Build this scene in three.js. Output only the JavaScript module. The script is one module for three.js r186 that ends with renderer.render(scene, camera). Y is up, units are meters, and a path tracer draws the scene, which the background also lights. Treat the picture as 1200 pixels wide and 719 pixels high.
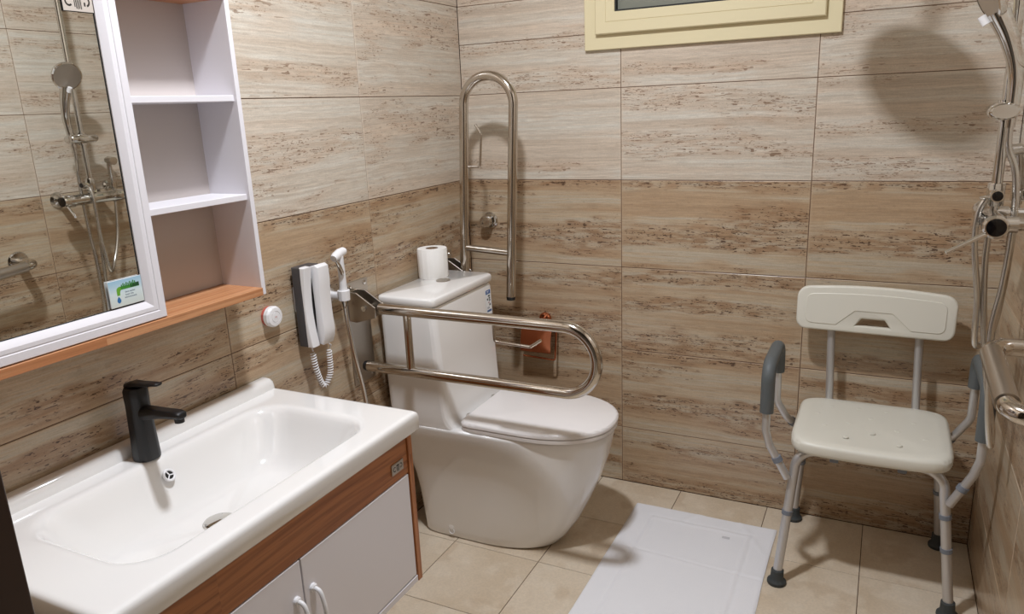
import * as THREE from 'three';
import { RoundedBoxGeometry } from 'three/addons/geometries/RoundedBoxGeometry.js';
import { mergeGeometries, mergeVertices, toCreasedNormals } from 'three/addons/utils/BufferGeometryUtils.js';
import { RectAreaLightUniformsLib } from 'three/addons/lights/RectAreaLightUniformsLib.js';

// ------------------------------------------------------------------ camera, light, exposure
const scene = new THREE.Scene();
scene.background = new THREE.Color(0x05060a);               // night outside the window
const FPX = 875.69;                                          // focal length in pixels of the 1200x719 frame
const camera = new THREE.PerspectiveCamera(2 * Math.atan(359.5 / FPX) * 180 / Math.PI, 1200 / 719, 0.02, 30);
camera.position.set(1.4035, 1.3739, 2.4448);
camera.rotation.order = 'YXZ';
camera.rotation.set(-0.2621, 0.4685, -0.0431);
const renderer = new THREE.WebGLRenderer({ antialias: true });
renderer.toneMapping = THREE.LinearToneMapping;
renderer.toneMappingExposure = 1.0;
renderer.shadowMap.enabled = true;
RectAreaLightUniformsLib.init();
const LAMP = [0.75, 2.5, 1.33];                              // recessed ceiling downlight
const lamp = new THREE.RectAreaLight(new THREE.Color().setRGB(0.94, 0.985, 1.065), 820, 0.11, 0.11);
lamp.position.set(LAMP[0], LAMP[1] - 0.022, LAMP[2]);
lamp.lookAt(LAMP[0], 0, LAMP[2]);
scene.add(lamp);

// ------------------------------------------------------------------ helpers
const V = (x, y, z) => new THREE.Vector3(x, y, z);
let seed = 12345;
const rnd = () => { seed = (seed * 1664525 + 1013904223) >>> 0; return seed / 4294967296; };
const srgb = (r, g, b) => new THREE.Color().setRGB(r / 255, g / 255, b / 255, THREE.SRGBColorSpace);
const std = (o) => new THREE.MeshStandardMaterial(o);
const phys = (o) => new THREE.MeshPhysicalMaterial(o);
const used = {};
function numbered(n) { if (!(n in used)) { used[n] = 0; return n; } used[n]++; return n + '_' + String(used[n]).padStart(3, '0'); }
function mesh(name, geo, material, parent) {
  const m = new THREE.Mesh(geo, material); m.name = name; m.castShadow = m.receiveShadow = true; parent.add(m); return m;
}
function thing(name, label, category, pos = [0, 0, 0], group) {
  const o = new THREE.Group(); o.name = numbered(name); o.position.set(...pos); o.userData = { label, category };
  if (group) o.userData.group = group; scene.add(o); return o;
}
function structure(name, label) {
  const o = new THREE.Group(); o.name = name; o.userData = { kind: 'structure', label, category: name.split('_')[0] }; scene.add(o); return o;
}
const merge = (a) => mergeGeometries(a.map(g => { const q = g.index ? g.toNonIndexed() : g; for (const k of Object.keys(q.attributes)) if (!['position', 'normal', 'uv'].includes(k)) q.deleteAttribute(k); if (!q.attributes.uv) q.setAttribute('uv', new THREE.BufferAttribute(new Float32Array(q.attributes.position.count * 2), 2)); return q; }));
const box = (x0, x1, y0, y1, z0, z1) => new THREE.BoxGeometry(x1 - x0, y1 - y0, z1 - z0).translate((x0 + x1) / 2, (y0 + y1) / 2, (z0 + z1) / 2);
const rbox = (x0, x1, y0, y1, z0, z1, r = 0.002, s = 2) => new RoundedBoxGeometry(x1 - x0, y1 - y0, z1 - z0, s, r).translate((x0 + x1) / 2, (y0 + y1) / 2, (z0 + z1) / 2);
// cylinder from a to b
function rod(a, b, r0, r1 = r0, seg = 24) {
  const d = b.clone().sub(a), g = new THREE.CylinderGeometry(r1, r0, d.length(), seg);
  g.translate(0, d.length() / 2, 0); g.applyQuaternion(new THREE.Quaternion().setFromUnitVectors(V(0, 1, 0), d.clone().normalize())); g.translate(a.x, a.y, a.z); return g;
}
// lathe profile [[r,h],...] with its axis from a along dir
function lathe(prof, a, dir, seg = 32) {
  const g = new THREE.LatheGeometry(prof.map(p => new THREE.Vector2(Math.max(p[0], 1e-5), p[1])), seg);
  g.applyQuaternion(new THREE.Quaternion().setFromUnitVectors(V(0, 1, 0), dir.clone().normalize())); g.translate(a.x, a.y, a.z); return toCreasedNormals(g, 0.6);
}
// polyline with rounded bends, sampled
function bent(pts, rb, step = 0.01, arc = 8) {
  const out = [];
  for (let i = 0; i < pts.length; i++) {
    if (i === 0 || i === pts.length - 1) { out.push(pts[i].clone()); continue; }
    const r = Array.isArray(rb) ? rb[i - 1] : rb;
    const a = pts[i - 1].clone().sub(pts[i]), b = pts[i + 1].clone().sub(pts[i]);
    const la = a.length(), lb = b.length(); a.normalize(); b.normalize();
    const half = Math.acos(Math.min(1, Math.max(-1, a.dot(b)))) / 2;
    let t = r / Math.tan(half); t = Math.min(t, la * 0.499, lb * 0.499); const rr = t * Math.tan(half);
    const c = pts[i].clone().add(a.clone().add(b).normalize().multiplyScalar(rr / Math.sin(half)));
    const p0 = pts[i].clone().addScaledVector(a, t), p1 = pts[i].clone().addScaledVector(b, t);
    const u = p0.sub(c), w = p1.sub(c), ang = u.angleTo(w), n = u.clone().cross(w).normalize();
    for (let k = 0; k <= arc; k++) out.push(u.clone().applyAxisAngle(n, ang * k / arc).add(c));
  }
  return out;
}
// swept tube along sampled points with flat caps; r number or function(t)
function sweep(pts, r, seg = 16, caps = true) {
  const P = pts.filter((p, i) => i === 0 || p.distanceTo(pts[i - 1]) > 1e-6), n = P.length;
  const rf = typeof r === 'function' ? r : () => r;
  const pos = [], nor = [], uv = [], idx = [];
  let t0 = P[1].clone().sub(P[0]).normalize();
  let nn = Math.abs(t0.y) < 0.9 ? V(0, 1, 0) : V(1, 0, 0); nn.sub(t0.clone().multiplyScalar(nn.dot(t0))).normalize();
  let s = 0; const rings = [];
  for (let i = 0; i < n; i++) {
    const t = (i === 0 ? P[1].clone().sub(P[0]) : i === n - 1 ? P[n - 1].clone().sub(P[n - 2]) : P[i + 1].clone().sub(P[i - 1])).normalize();
    const q = new THREE.Quaternion().setFromUnitVectors(t0, t); nn.applyQuaternion(q); nn.sub(t.clone().multiplyScalar(nn.dot(t))).normalize(); t0 = t;
    const bb = t.clone().cross(nn); if (i) s += P[i].distanceTo(P[i - 1]);
    const rad = rf(i / (n - 1), s);
    for (let k = 0; k <= seg; k++) {
      const a = k / seg * Math.PI * 2, d = nn.clone().multiplyScalar(Math.cos(a)).addScaledVector(bb, Math.sin(a));
      pos.push(P[i].x + d.x * rad, P[i].y + d.y * rad, P[i].z + d.z * rad); nor.push(d.x, d.y, d.z); uv.push(k / seg, s);
    }
    rings.push([t.clone(), P[i], rad]);
  }
  for (let i = 0; i < n - 1; i++) for (let k = 0; k < seg; k++) { const a = i * (seg + 1) + k, b = a + seg + 1; idx.push(a, a + 1, b, b, a + 1, b + 1); }
  if (caps) for (const [i, sg] of [[0, -1], [n - 1, 1]]) {
    const [t, p] = rings[i], base = pos.length / 3, o = i * (seg + 1);
    for (let k = 0; k <= seg; k++) { pos.push(pos[(o + k) * 3], pos[(o + k) * 3 + 1], pos[(o + k) * 3 + 2]); nor.push(t.x * sg, t.y * sg, t.z * sg); uv.push(0, 0); }
    pos.push(p.x, p.y, p.z); nor.push(t.x * sg, t.y * sg, t.z * sg); uv.push(0, 0); const c = base + seg + 1;
    for (let k = 0; k < seg; k++) sg > 0 ? idx.push(base + k, base + k + 1, c) : idx.push(base + k + 1, base + k, c);
  }
  const g = new THREE.BufferGeometry(); g.setAttribute('position', new THREE.Float32BufferAttribute(pos, 3)); g.setAttribute('normal', new THREE.Float32BufferAttribute(nor, 3)); g.setAttribute('uv', new THREE.Float32BufferAttribute(uv, 2)); g.setIndex(idx); return g;
}
const pipe = (pts, r, rb = 0.03, seg = 20) => sweep(bent(pts, rb, 0.01, 12), r, seg);
const spline = (pts, n = 120) => new THREE.CatmullRomCurve3(pts, false, 'centripetal').getSpacedPoints(n);
function hose(pts, r, n) { const P = spline(pts, n || 600); let L = 0; for (let i = 1; i < P.length; i++) L += P[i].distanceTo(P[i - 1]); const N = Math.round(L / 0.0012); const Q = spline(pts, N); return sweep(Q, (t, s) => r * (1 - 0.14 * (0.5 + 0.5 * Math.cos(s / 0.0048 * Math.PI * 2))), 10); }
// loft closed rings (arrays of Vector3, same count); optional caps
function loft(rings, cap0 = true, cap1 = true, crease = 0.5) {
  const n = rings[0].length, pos = [], idx = [];
  for (const r of rings) for (const p of r) pos.push(p.x, p.y, p.z);
  for (let i = 0; i < rings.length - 1; i++) for (let k = 0; k < n; k++) { const a = i * n + k, b = i * n + (k + 1) % n, c = a + n, d = b + n; idx.push(a, b, c, c, b, d); }
  for (const [on, i, s] of [[cap0, 0, 1], [cap1, rings.length - 1, -1]]) if (on) {
    const c = rings[i].reduce((u, p) => u.add(p), V(0, 0, 0)).multiplyScalar(1 / n), ci = pos.length / 3; pos.push(c.x, c.y, c.z);
    for (let k = 0; k < n; k++) { const a = i * n + k, b = i * n + (k + 1) % n; s > 0 ? idx.push(ci, b, a) : idx.push(ci, a, b); }
  }
  let g = new THREE.BufferGeometry(); g.setAttribute('position', new THREE.Float32BufferAttribute(pos, 3)); g.setIndex(idx);
  g = toCreasedNormals(g, crease); return g;
}
// loft with normals from the ring grid itself (for smooth glazed shapes)
function loftSmooth(rings, cap1 = true) {
  const n = rings[0].length, m = rings.length, pos = [], nor = [], idx = [];
  for (let i = 0; i < m; i++) for (let k = 0; k < n; k++) {
    const p = rings[i][k], a = rings[i][(k + n - 1) % n], b = rings[i][(k + 1) % n], u = b.clone().sub(a).normalize(), v = V(0, 0, 0);
    if (i > 0) v.add(p.clone().sub(rings[i - 1][k]).normalize()); if (i < m - 1) v.add(rings[i + 1][k].clone().sub(p).normalize());
    const q = u.cross(v.normalize()).normalize(); pos.push(p.x, p.y, p.z); nor.push(q.x, q.y, q.z);
  }
  for (let i = 0; i < m - 1; i++) for (let k = 0; k < n; k++) { const a = i * n + k, b = i * n + (k + 1) % n, c = a + n, d = b + n; idx.push(a, b, c, c, b, d); }
  if (cap1) { const r = rings[m - 1], c = r.reduce((u, p) => u.add(p), V(0, 0, 0)).multiplyScalar(1 / n), ci = pos.length / 3; pos.push(c.x, c.y, c.z); nor.push(0, 1, 0); for (let k = 0; k < n; k++) idx.push(ci, (m - 1) * n + k, (m - 1) * n + (k + 1) % n); }
  const g = new THREE.BufferGeometry(); g.setAttribute('position', new THREE.Float32BufferAttribute(pos, 3)); g.setAttribute('normal', new THREE.Float32BufferAttribute(nor, 3)); g.setIndex(idx); return g;
}
// give uv in metres from the dominant normal; grain runs along 'axis'
function metricUV(g, axis = 'z', ou = 0, ov = 0) {
  const q = g.index ? g.toNonIndexed() : g; const p = q.attributes.position, n = q.attributes.normal, uv = new Float32Array(p.count * 2);
  for (let i = 0; i < p.count; i++) {
    const c = [p.getX(i), p.getY(i), p.getZ(i)], m = [Math.abs(n.getX(i)), Math.abs(n.getY(i)), Math.abs(n.getZ(i))];
    const d = m.indexOf(Math.max(...m)), ax = 'xyz'.indexOf(axis); const o = [0, 1, 2].filter(k => k !== d);
    let u, v; if (o[0] === ax) { u = c[o[0]]; v = c[o[1]]; } else if (o[1] === ax) { u = c[o[1]]; v = c[o[0]]; } else { u = c[o[0]] * 0.2; v = c[o[1]]; }
    uv[i * 2] = u + ou; uv[i * 2 + 1] = v + ov;
  }
  q.setAttribute('uv', new THREE.BufferAttribute(uv, 2)); return q;
}

// ------------------------------------------------------------------ procedural textures
const LAT = new Float32Array(65536); for (let i = 0; i < 65536; i++) LAT[i] = rnd();
function vnoise(x, y) {
  const xi = Math.floor(x), yi = Math.floor(y); let fx = x - xi, fy = y - yi; fx = fx * fx * (3 - 2 * fx); fy = fy * fy * (3 - 2 * fy);
  const a = LAT[(xi & 255) | ((yi & 255) << 8)], b = LAT[((xi + 1) & 255) | ((yi & 255) << 8)], c = LAT[(xi & 255) | (((yi + 1) & 255) << 8)], d = LAT[((xi + 1) & 255) | (((yi + 1) & 255) << 8)];
  return a + (b - a) * fx + (c - a) * fy + (a - b - c + d) * fx * fy;
}
const fbm = (x, y, o) => { let s = 0, a = 0.5, t = 0; for (let i = 0; i < o; i++) { s += a * vnoise(x, y); t += a; x = x * 2.03 + 17.3; y = y * 2.03 + 9.1; a *= 0.5; } return s / t; };
const sm = (a, b, x) => { const t = Math.min(1, Math.max(0, (x - a) / (b - a))); return t * t * (3 - 2 * t); };
const mix3 = (a, b, t) => [a[0] + (b[0] - a[0]) * t, a[1] + (b[1] - a[1]) * t, a[2] + (b[2] - a[2]) * t];
function dataTex(w, h, fn, color = true, rep = [1, 1]) {
  const d = new Uint8Array(w * h * 4);
  for (let j = 0; j < h; j++) for (let i = 0; i < w; i++) { const c = fn(i, j), k = (j * w + i) * 4; d[k] = Math.min(255, Math.max(0, c[0])); d[k + 1] = Math.min(255, Math.max(0, c[1])); d[k + 2] = Math.min(255, Math.max(0, c[2])); d[k + 3] = 255; }
  const t = new THREE.DataTexture(d, w, h); t.magFilter = THREE.LinearFilter; t.minFilter = THREE.LinearMipmapLinearFilter; t.generateMipmaps = true; t.wrapS = t.wrapT = THREE.RepeatWrapping; t.repeat.set(...rep);
  if (color) t.colorSpace = THREE.SRGBColorSpace; t.needsUpdate = true; return t;
}
// travertine print: 2 x 4 tile faces of 0.6 x 0.3 m in one sheet of 1.2 x 1.2 m
function travertine(dark) {
  const W = 2048, H = 2048;
  const base = dark ? [194, 174, 147] : [208, 197, 181], grey = dark ? [184, 172, 152] : [204, 198, 186], warm = dark ? [174, 145, 114] : [200, 183, 164], tan = dark ? [146, 112, 82] : [187, 160, 136], pit = dark ? [70, 48, 35] : [116, 90, 71];
  return dataTex(W, H, (i, j) => {
    const x = i / W * 1.2, y = j / H * 1.2, ty = Math.floor(y / 0.3), tx = Math.floor(x / 0.6), o = ty * 37.7 + tx * 91.3 + (dark ? 400 : 0);
    const wy = y + 0.010 * (vnoise(x * 3 + o, y * 6) - 0.5) + 0.004 * (vnoise(x * 14, y * 40 + o) - 0.5);
    const band = fbm(x * 0.8 + o, wy * 34, 2), streak = fbm(x * 3 + o, wy * 190, 2), fine = vnoise(x * 34 + o, wy * 640), cloud = fbm(x * 6 + o, wy * 26 + 11, 3);
    let c = mix3(base, grey, sm(0.35, 0.7, streak)); c = mix3(c, warm, sm(0.4, 0.7, band) * 0.75);
    const g0 = vnoise(x * 1.1 + o + 7, wy * 21 + 3) * 0.66 + 0.34 * fbm(x * 9 + o, wy * 44, 2);
    const cl = dark ? sm(0.40, 0.62, g0) : sm(0.46, 0.66, g0);      // where the pores gather
    const hz = sm(0.3, 0.75, fbm(x * 22 + o, wy * 130, 3)); c = mix3(c, tan, cl * (0.2 + 0.8 * hz) * (dark ? 0.7 : 0.5)); c = mix3(c, warm, sm(0.5, 0.8, cloud) * 0.5);
    const k = 1 + (fine - 0.5) * 0.10 + (streak - 0.5) * 0.14 + (vnoise(x * 420, y * 900) - 0.5) * 0.07; c = [c[0] * k, c[1] * k, c[2] * k];
    const p = vnoise(x * 85 + o + 5 * vnoise(x * 30, wy * 80), wy * 520 + 5) * 0.62 + vnoise(x * 260, wy * 900 + o) * 0.38;
    const q = sm(0.70, 0.77, p - (1 - cl) * 0.13 + (vnoise(x * 16 + o, wy * 75) - 0.5) * 0.16) * (0.08 + 0.92 * cl);
    c = mix3(c, pit, q * (dark ? 0.88 : 0.66));
    const q2 = sm(0.85, 0.89, vnoise(x * 52 + o + 60, wy * 330 + 15)) * (0.12 + cl); c = mix3(c, pit, Math.min(1, q2) * 0.65);
    const ex = (x % 0.6), ey = (y % 0.3), e = Math.min(ex, 0.6 - ex, ey, 0.3 - ey); // fired edge of the print
    if (e < 0.006) c = mix3(c, dark ? [192, 167, 140] : [214, 197, 178], 0.35);
    return c;
  });
}
const texLight = travertine(false), texDark = travertine(true);
const texFloor = dataTex(1024, 1024, (i, j) => {
  const x = i / 1024 * 1.2, y = j / 1024 * 1.2; const a = fbm(x * 5, y * 5, 4), b = fbm(x * 22 + 9, y * 22, 3), f = vnoise(x * 240, y * 240);
  let c = mix3([217, 202, 180], [206, 188, 163], sm(0.35, 0.75, a)); c = mix3(c, [224, 212, 193], sm(0.5, 0.75, b) * 0.4); c = mix3(c, [192, 170, 143], sm(0.6, 0.78, fbm(x * 14 + 50, y * 14, 3)) * 0.4);
  const k = 1 + (f - 0.5) * 0.05; return [c[0] * k, c[1] * k, c[2] * k];
});
function woodTex(a, b, d) {
  return dataTex(1024, 512, (i, j) => {                        // 0.6 x 0.3 m, grain along u
    const x = i / 1024 * 0.6, y = j / 512 * 0.3; const w = y + 0.012 * (fbm(x * 3, y * 9, 2) - 0.5);
    const g = fbm(x * 3.2, w * 110, 3), f = vnoise(x * 16, w * 700), r = Math.abs(Math.sin((w * 42 + 1.6 * fbm(x * 2.2, w * 12, 2)) * Math.PI));
    let c = mix3(a, b, sm(0.35, 0.7, g)); c = mix3(c, d, Math.pow(r, 10) * 0.4 + sm(0.7, 0.9, f) * 0.3); return c;
  }, true, [1 / 0.6, 1 / 0.3]);
}
const texWood = woodTex([186, 122, 74], [164, 103, 60], [126, 76, 44]), texShelf = woodTex([202, 148, 106], [186, 126, 84], [158, 102, 66]);
const texTerry = dataTex(512, 512, (i, j) => { const v = 90 + 150 * (0.6 * vnoise(i / 3.1, j / 3.1) + 0.4 * vnoise(i / 1.4 + 60, j / 1.4)); return [v, v, v]; }, false, [6, 6]);
function canvasTex(w, h, draw) { const c = document.createElement('canvas'); c.width = w; c.height = h; draw(c.getContext('2d'), w, h); const t = new THREE.CanvasTexture(c); t.colorSpace = THREE.SRGBColorSpace; t.magFilter = THREE.LinearFilter; return t; }

// ------------------------------------------------------------------ materials
const M = {
  light: phys({ map: texLight, roughness: 0.3, clearcoat: 0.25, clearcoatRoughness: 0.12 }),
  dark: phys({ map: texDark, roughness: 0.3, clearcoat: 0.25, clearcoatRoughness: 0.12 }),
  floor: phys({ map: texFloor, roughness: 0.42 }),
  grout: std({ color: srgb(112, 88, 68), roughness: 0.95 }),
  groutFloor: std({ color: srgb(84, 62, 46), roughness: 0.95 }),
  hall: std({ color: srgb(150, 138, 124), roughness: 0.9 }),
  plaster: std({ color: srgb(226, 222, 214), roughness: 0.9 }),
  ceramic: phys({ color: srgb(238, 236, 233), roughness: 0.12, clearcoat: 0.6, clearcoatRoughness: 0.03 }),
  seat: phys({ color: srgb(238, 234, 232), roughness: 0.28 }),
  chrome: std({ color: srgb(214, 212, 208), metalness: 1, roughness: 0.07 }),
  steel: std({ color: srgb(204, 197, 188), metalness: 1, roughness: 0.12 }),
  satin: std({ color: srgb(186, 178, 168), metalness: 1, roughness: 0.32 }),
  alu: std({ color: srgb(204, 203, 203), metalness: 0.7, roughness: 0.4 }),
  flex: std({ color: srgb(214, 212, 208), metalness: 1, roughness: 0.24 }),
  copper: std({ color: srgb(206, 130, 96), metalness: 1, roughness: 0.1 }),
  black: phys({ color: srgb(20, 20, 21), roughness: 0.42 }),
  blackGloss: phys({ color: srgb(10, 10, 12), roughness: 0.1 }),
  rubber: std({ color: srgb(62, 66, 66), roughness: 0.75 }),
  grip: std({ color: srgb(92, 97, 98), roughness: 0.55 }),
  collar: std({ color: srgb(120, 126, 136), roughness: 0.5 }),
  plasticWhite: phys({ color: srgb(236, 235, 236), roughness: 0.32 }),
  plasticIvory: phys({ color: srgb(224, 221, 208), roughness: 0.4 }),
  plasticGrey: phys({ color: srgb(70, 68, 70), roughness: 0.45 }),
  lacquer: phys({ color: srgb(228, 225, 229), roughness: 0.35 }),
  wood: phys({ map: texWood, roughness: 0.45 }),
  shelfWood: phys({ map: texShelf, roughness: 0.4 }),
  backBoard: phys({ color: srgb(196, 187, 182), roughness: 0.5 }),
  mirror: std({ color: srgb(236, 238, 236), metalness: 1, roughness: 0.01 }),
  cream: phys({ color: srgb(226, 214, 176), roughness: 0.4 }),
  gasket: std({ color: srgb(22, 22, 20), roughness: 0.7 }),
  frost: phys({ color: srgb(150, 152, 138), roughness: 0.5, transmission: 0.35, thickness: 0, ior: 1.5 }),
  jamb: phys({ color: srgb(46, 28, 20), roughness: 0.4 }),
  cotton: std({ color: srgb(240, 240, 243), roughness: 1, bumpMap: texTerry, bumpScale: 0.0012 }),
  tissue: std({ color: srgb(246, 244, 240), roughness: 1, bumpMap: texTerry, bumpScale: 0.0006 }),
  card: std({ color: srgb(150, 120, 92), roughness: 1 }),
  red: phys({ color: srgb(186, 92, 80), roughness: 0.4 }),
  glow: std({ color: 0xffffff, emissive: srgb(255, 244, 230), emissiveIntensity: 6 }),
};

// ------------------------------------------------------------------ the room shell
const W = 1.717, D = 2.0, H = 2.5, ROW0 = 1.118;
const GAP = 0.0011, BEV = 0.0011, THK = 0.008;
// a bevelled tile: face in the local xy plane at z = 0, body behind it; uv picks a piece of the sheet
const tileCache = new Map();
function tileGeo(w, h, u0, v0, sheet) {
  const key = [w, h, u0, v0].map(v => v.toFixed(4)).join() + sheet; if (tileCache.has(key)) return tileCache.get(key);
  const a = [[GAP, GAP], [w - GAP, GAP], [w - GAP, h - GAP], [GAP, h - GAP]], i = GAP + BEV, b = [[i, i], [w - i, i], [w - i, h - i], [i, h - i]];
  const pos = [], uv = [], nor = [];
  const put = (p, z, n) => { pos.push(p[0], p[1], z); nor.push(...n); uv.push((u0 + p[0]) / sheet, (v0 + p[1]) / sheet); };
  const quad = (p, q, r, s, n) => { for (const [c, z] of [p, q, r, p, r, s]) put(c, z, n); };
  quad([b[0], 0], [b[1], 0], [b[2], 0], [b[3], 0], [0, 0, 1]);
  const ns = [[0, -1], [1, 0], [0, 1], [-1, 0]], zb = -0.0009;
  for (let k = 0; k < 4; k++) { const l = (k + 1) % 4; quad([a[k], zb], [a[l], zb], [b[l], 0], [b[k], 0], [ns[k][0] * 0.5, ns[k][1] * 0.5, 0.866]); quad([a[k], -THK], [a[l], -THK], [a[l], zb], [a[k], zb], [ns[k][0], ns[k][1], 0]); }
  const g = new THREE.BufferGeometry(); g.setAttribute('position', new THREE.Float32BufferAttribute(pos, 3)); g.setAttribute('normal', new THREE.Float32BufferAttribute(nor, 3)); g.setAttribute('uv', new THREE.Float32BufferAttribute(uv, 2));
  tileCache.set(key, g); return g;
}
function cutRects(r, holes) { // rectangles [s0,s1,y0,y1] minus holes
  let L = [r];
  for (const h of holes) { const o = []; for (const q of L) {
    const s0 = Math.max(q[0], h[0]), s1 = Math.min(q[1], h[1]), y0 = Math.max(q[2], h[2]), y1 = Math.min(q[3], h[3]);
    if (s0 >= s1 - 1e-6 || y0 >= y1 - 1e-6) { o.push(q); continue; }
    if (q[2] < y0) o.push([q[0], q[1], q[2], y0]); if (y1 < q[3]) o.push([q[0], q[1], y1, q[3]]);
    if (q[0] < s0) o.push([q[0], s0, y0, y1]); if (s1 < q[1]) o.push([s1, q[1], y0, y1]);
  } L = o; }
  return L.filter(q => q[1] - q[0] > 0.012 && q[3] - q[2] > 0.012);
}
// wall in its own frame: s along the wall, y up, face towards the room
function tileWall(name, label, length, origin, turn, joints, holes = []) {
  const w = structure(name, label); w.position.set(...origin); w.rotation.y = turn;
  const slabs = cutRects([0, length, 0, H], holes).map(q => box(q[0], q[1], q[2], q[3], -0.12, -0.002));
  mesh('grout_bed', merge(slabs), M.grout, w);
  const ys = []; for (let k = -4; k <= 6; k++) ys.push(ROW0 + 0.3 * k);
  const yb = [0, ...ys.filter(y => y > 0.02 && y < H - 0.02), H], sb = [0, ...joints, length];
  for (let r = 0; r < yb.length - 1; r++) for (let c = 0; c < sb.length - 1; c++) {
    const v = Math.floor(rnd() * 8), darkRow = yb[r] < ROW0 - 0.01; const fw = sb[c + 1] - sb[c], fh = yb[r + 1] - yb[r];
    for (const q of cutRects([sb[c], sb[c + 1], yb[r], yb[r + 1]], holes)) {
      const u0 = (v % 2) * 0.6 + (c === 0 ? 0.6 - fw : 0) + q[0] - sb[c], v0 = Math.floor(v / 2) * 0.3 + (yb[r] < 0.01 ? 0.3 - fh : 0) + q[2] - yb[r];
      const t = mesh('tile', tileGeo(q[1] - q[0], q[3] - q[2], u0, v0, 1.2), darkRow ? M.dark : M.light, w); t.position.set(q[0], q[2], 0);
    }
  }
  return w;
}
const WIN = [0.53, 1.205, 1.59, 2.12];
tileWall('wall_back', 'back wall of beige travertine tiles with a window above', W, [0, 0, 0], 0, [0.6, 1.2], [WIN]);
tileWall('wall_left', 'tiled wall behind washbasin and toilet', D, [0, 0, D], Math.PI / 2, [D - 1.8, D - 1.2, D - 0.6]);
tileWall('wall_right', 'tiled shower wall with the grab rail', D, [W, 0, 0], -Math.PI / 2, [0.08, 0.68, 1.28, 1.88]);
const DOOR = [W - 1.56, W - 0.43, 0, 2.12];
tileWall('wall_front', 'tiled wall around the doorway', W, [W, 0, D], Math.PI, [0.6, 1.2], [DOOR]);
{
  const f = structure('floor', 'beige square floor tiles with dark joints');
  mesh('grout_bed', box(-0.12, W + 0.12, -0.12, -0.002, -0.12, D + 0.12), M.groutFloor, f);
  const xs = [0, 0.222, 0.522, 0.822, 1.122, 1.422, W], zs = [0, 0.298, 0.598, 0.898, 1.198, 1.498, 1.798, D];
  for (let i = 0; i < xs.length - 1; i++) for (let j = 0; j < zs.length - 1; j++) {
    const w = xs[i + 1] - xs[i], h = zs[j + 1] - zs[j], t = mesh('floor_tile', tileGeo(w, h, Math.floor(rnd() * 4) * 0.3, Math.floor(rnd() * 4) * 0.3, 1.2), M.floor, f);
    t.position.set(xs[i], 0, zs[j + 1]); t.rotation.x = -Math.PI / 2;
  }
  const c = structure('ceiling', 'plain white ceiling with a round downlight'); mesh('ceiling_slab', box(-0.12, W + 0.12, H, H + 0.1, -0.12, D + 0.12), M.plaster, c);
}
{ // dark door lining and the passage beyond it, where the picture is taken from
  const d = structure('door_1', 'dark brown wooden door lining');
  mesh('jamb', rbox(0.43, 0.492, 0, 2.12, 2.0 - 0.002, 2.13, 0.003), M.jamb, d);
  mesh('jamb', rbox(1.498, 1.56, 0, 2.12, 2.0 - 0.002, 2.13, 0.003), M.jamb, d);
  mesh('head', rbox(0.492, 1.498, 2.06, 2.12, 2.0 - 0.002, 2.13, 0.003), M.jamb, d);
  const h = structure('wall_passage', 'plain walls of the passage outside the door');
  mesh('wall_panel', box(-0.5, -0.4, 0, H, D + 0.12, 3.6), M.hall, h); mesh('wall_panel', box(2.2, 2.3, 0, H, D + 0.12, 3.6), M.hall, h);
  mesh('wall_panel', box(-0.5, 2.3, 0, H, 3.6, 3.7), M.hall, h); mesh('wall_panel', box(-0.5, -0.12, 0, H, D, D + 0.12), M.hall, h); mesh('wall_panel', box(W + 0.12, 2.3, 0, H, D, D + 0.12), M.hall, h);
  mesh('ceiling_panel', box(-0.5, 2.3, H, H + 0.1, D + 0.12, 3.7), M.hall, h);
  const g = structure('floor_passage', 'floor of the passage outside the door'); mesh('floor_slab', box(-0.5, 2.3, -0.12, 0, D + 0.12, 3.7), M.floor, g);
}
// rings of rectangles in the local xy plane: prof [[inset, z],...]
function frameLoft(x0, x1, y0, y1, prof, crease = 0.3) {
  const rings = prof.map(([d, z]) => [V(x0 + d, y0 + d, z), V(x1 - d, y0 + d, z), V(x1 - d, y1 - d, z), V(x0 + d, y1 - d, z)]);
  return loft(rings, false, false, crease);
}
{ // window
  const w = structure('window_1', 'cream aluminium window with a frosted pane');
  mesh('outer_frame', frameLoft(0.481, 1.256, 1.538, 2.165, [[0, 0.0], [0, 0.012], [0.002, 0.014], [0.06, 0.014], [0.06, -0.11]]), M.cream, w);
  mesh('sash', frameLoft(0.523, 1.214, 1.584, 2.12, [[0, 0.0142], [0, 0.027], [0.003, 0.030], [0.036, 0.030], [0.0365, 0.0285], [0.0372, 0.0285], [0.0377, 0.030], [0.064, 0.030], [0.066, 0.028], [0.067, 0.006], [0.12, 0.004]]), M.cream, w);
  mesh('gasket', frameLoft(0.588, 1.149, 1.649, 2.055, [[0, 0.024], [0, 0.027], [0.006, 0.026], [0.006, 0.004]]), M.gasket, w);
  mesh('pane', box(0.592, 1.145, 1.653, 2.051, 0.004, 0.010), M.frost, w);
}
{ // ceiling downlight
  const t = thing('ceiling_downlight', 'round recessed downlight in the white ceiling', 'lamp', [LAMP[0], H, LAMP[2]]);
  mesh('trim_ring', lathe([[0.072, 0], [0.105, 0], [0.106, -0.006], [0.1, -0.012], [0.074, -0.012], [0.072, 0]], V(0, 0, 0), V(0, 1, 0), 48), M.plasticWhite, t);
  mesh('diffuser', lathe([[0, -0.006], [0.072, -0.006], [0.072, -0.001], [0, -0.001]], V(0, 0, 0), V(0, 1, 0), 48), M.glow, t);
}

// ------------------------------------------------------------------ toilet
const TZ = 0.455;
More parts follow.
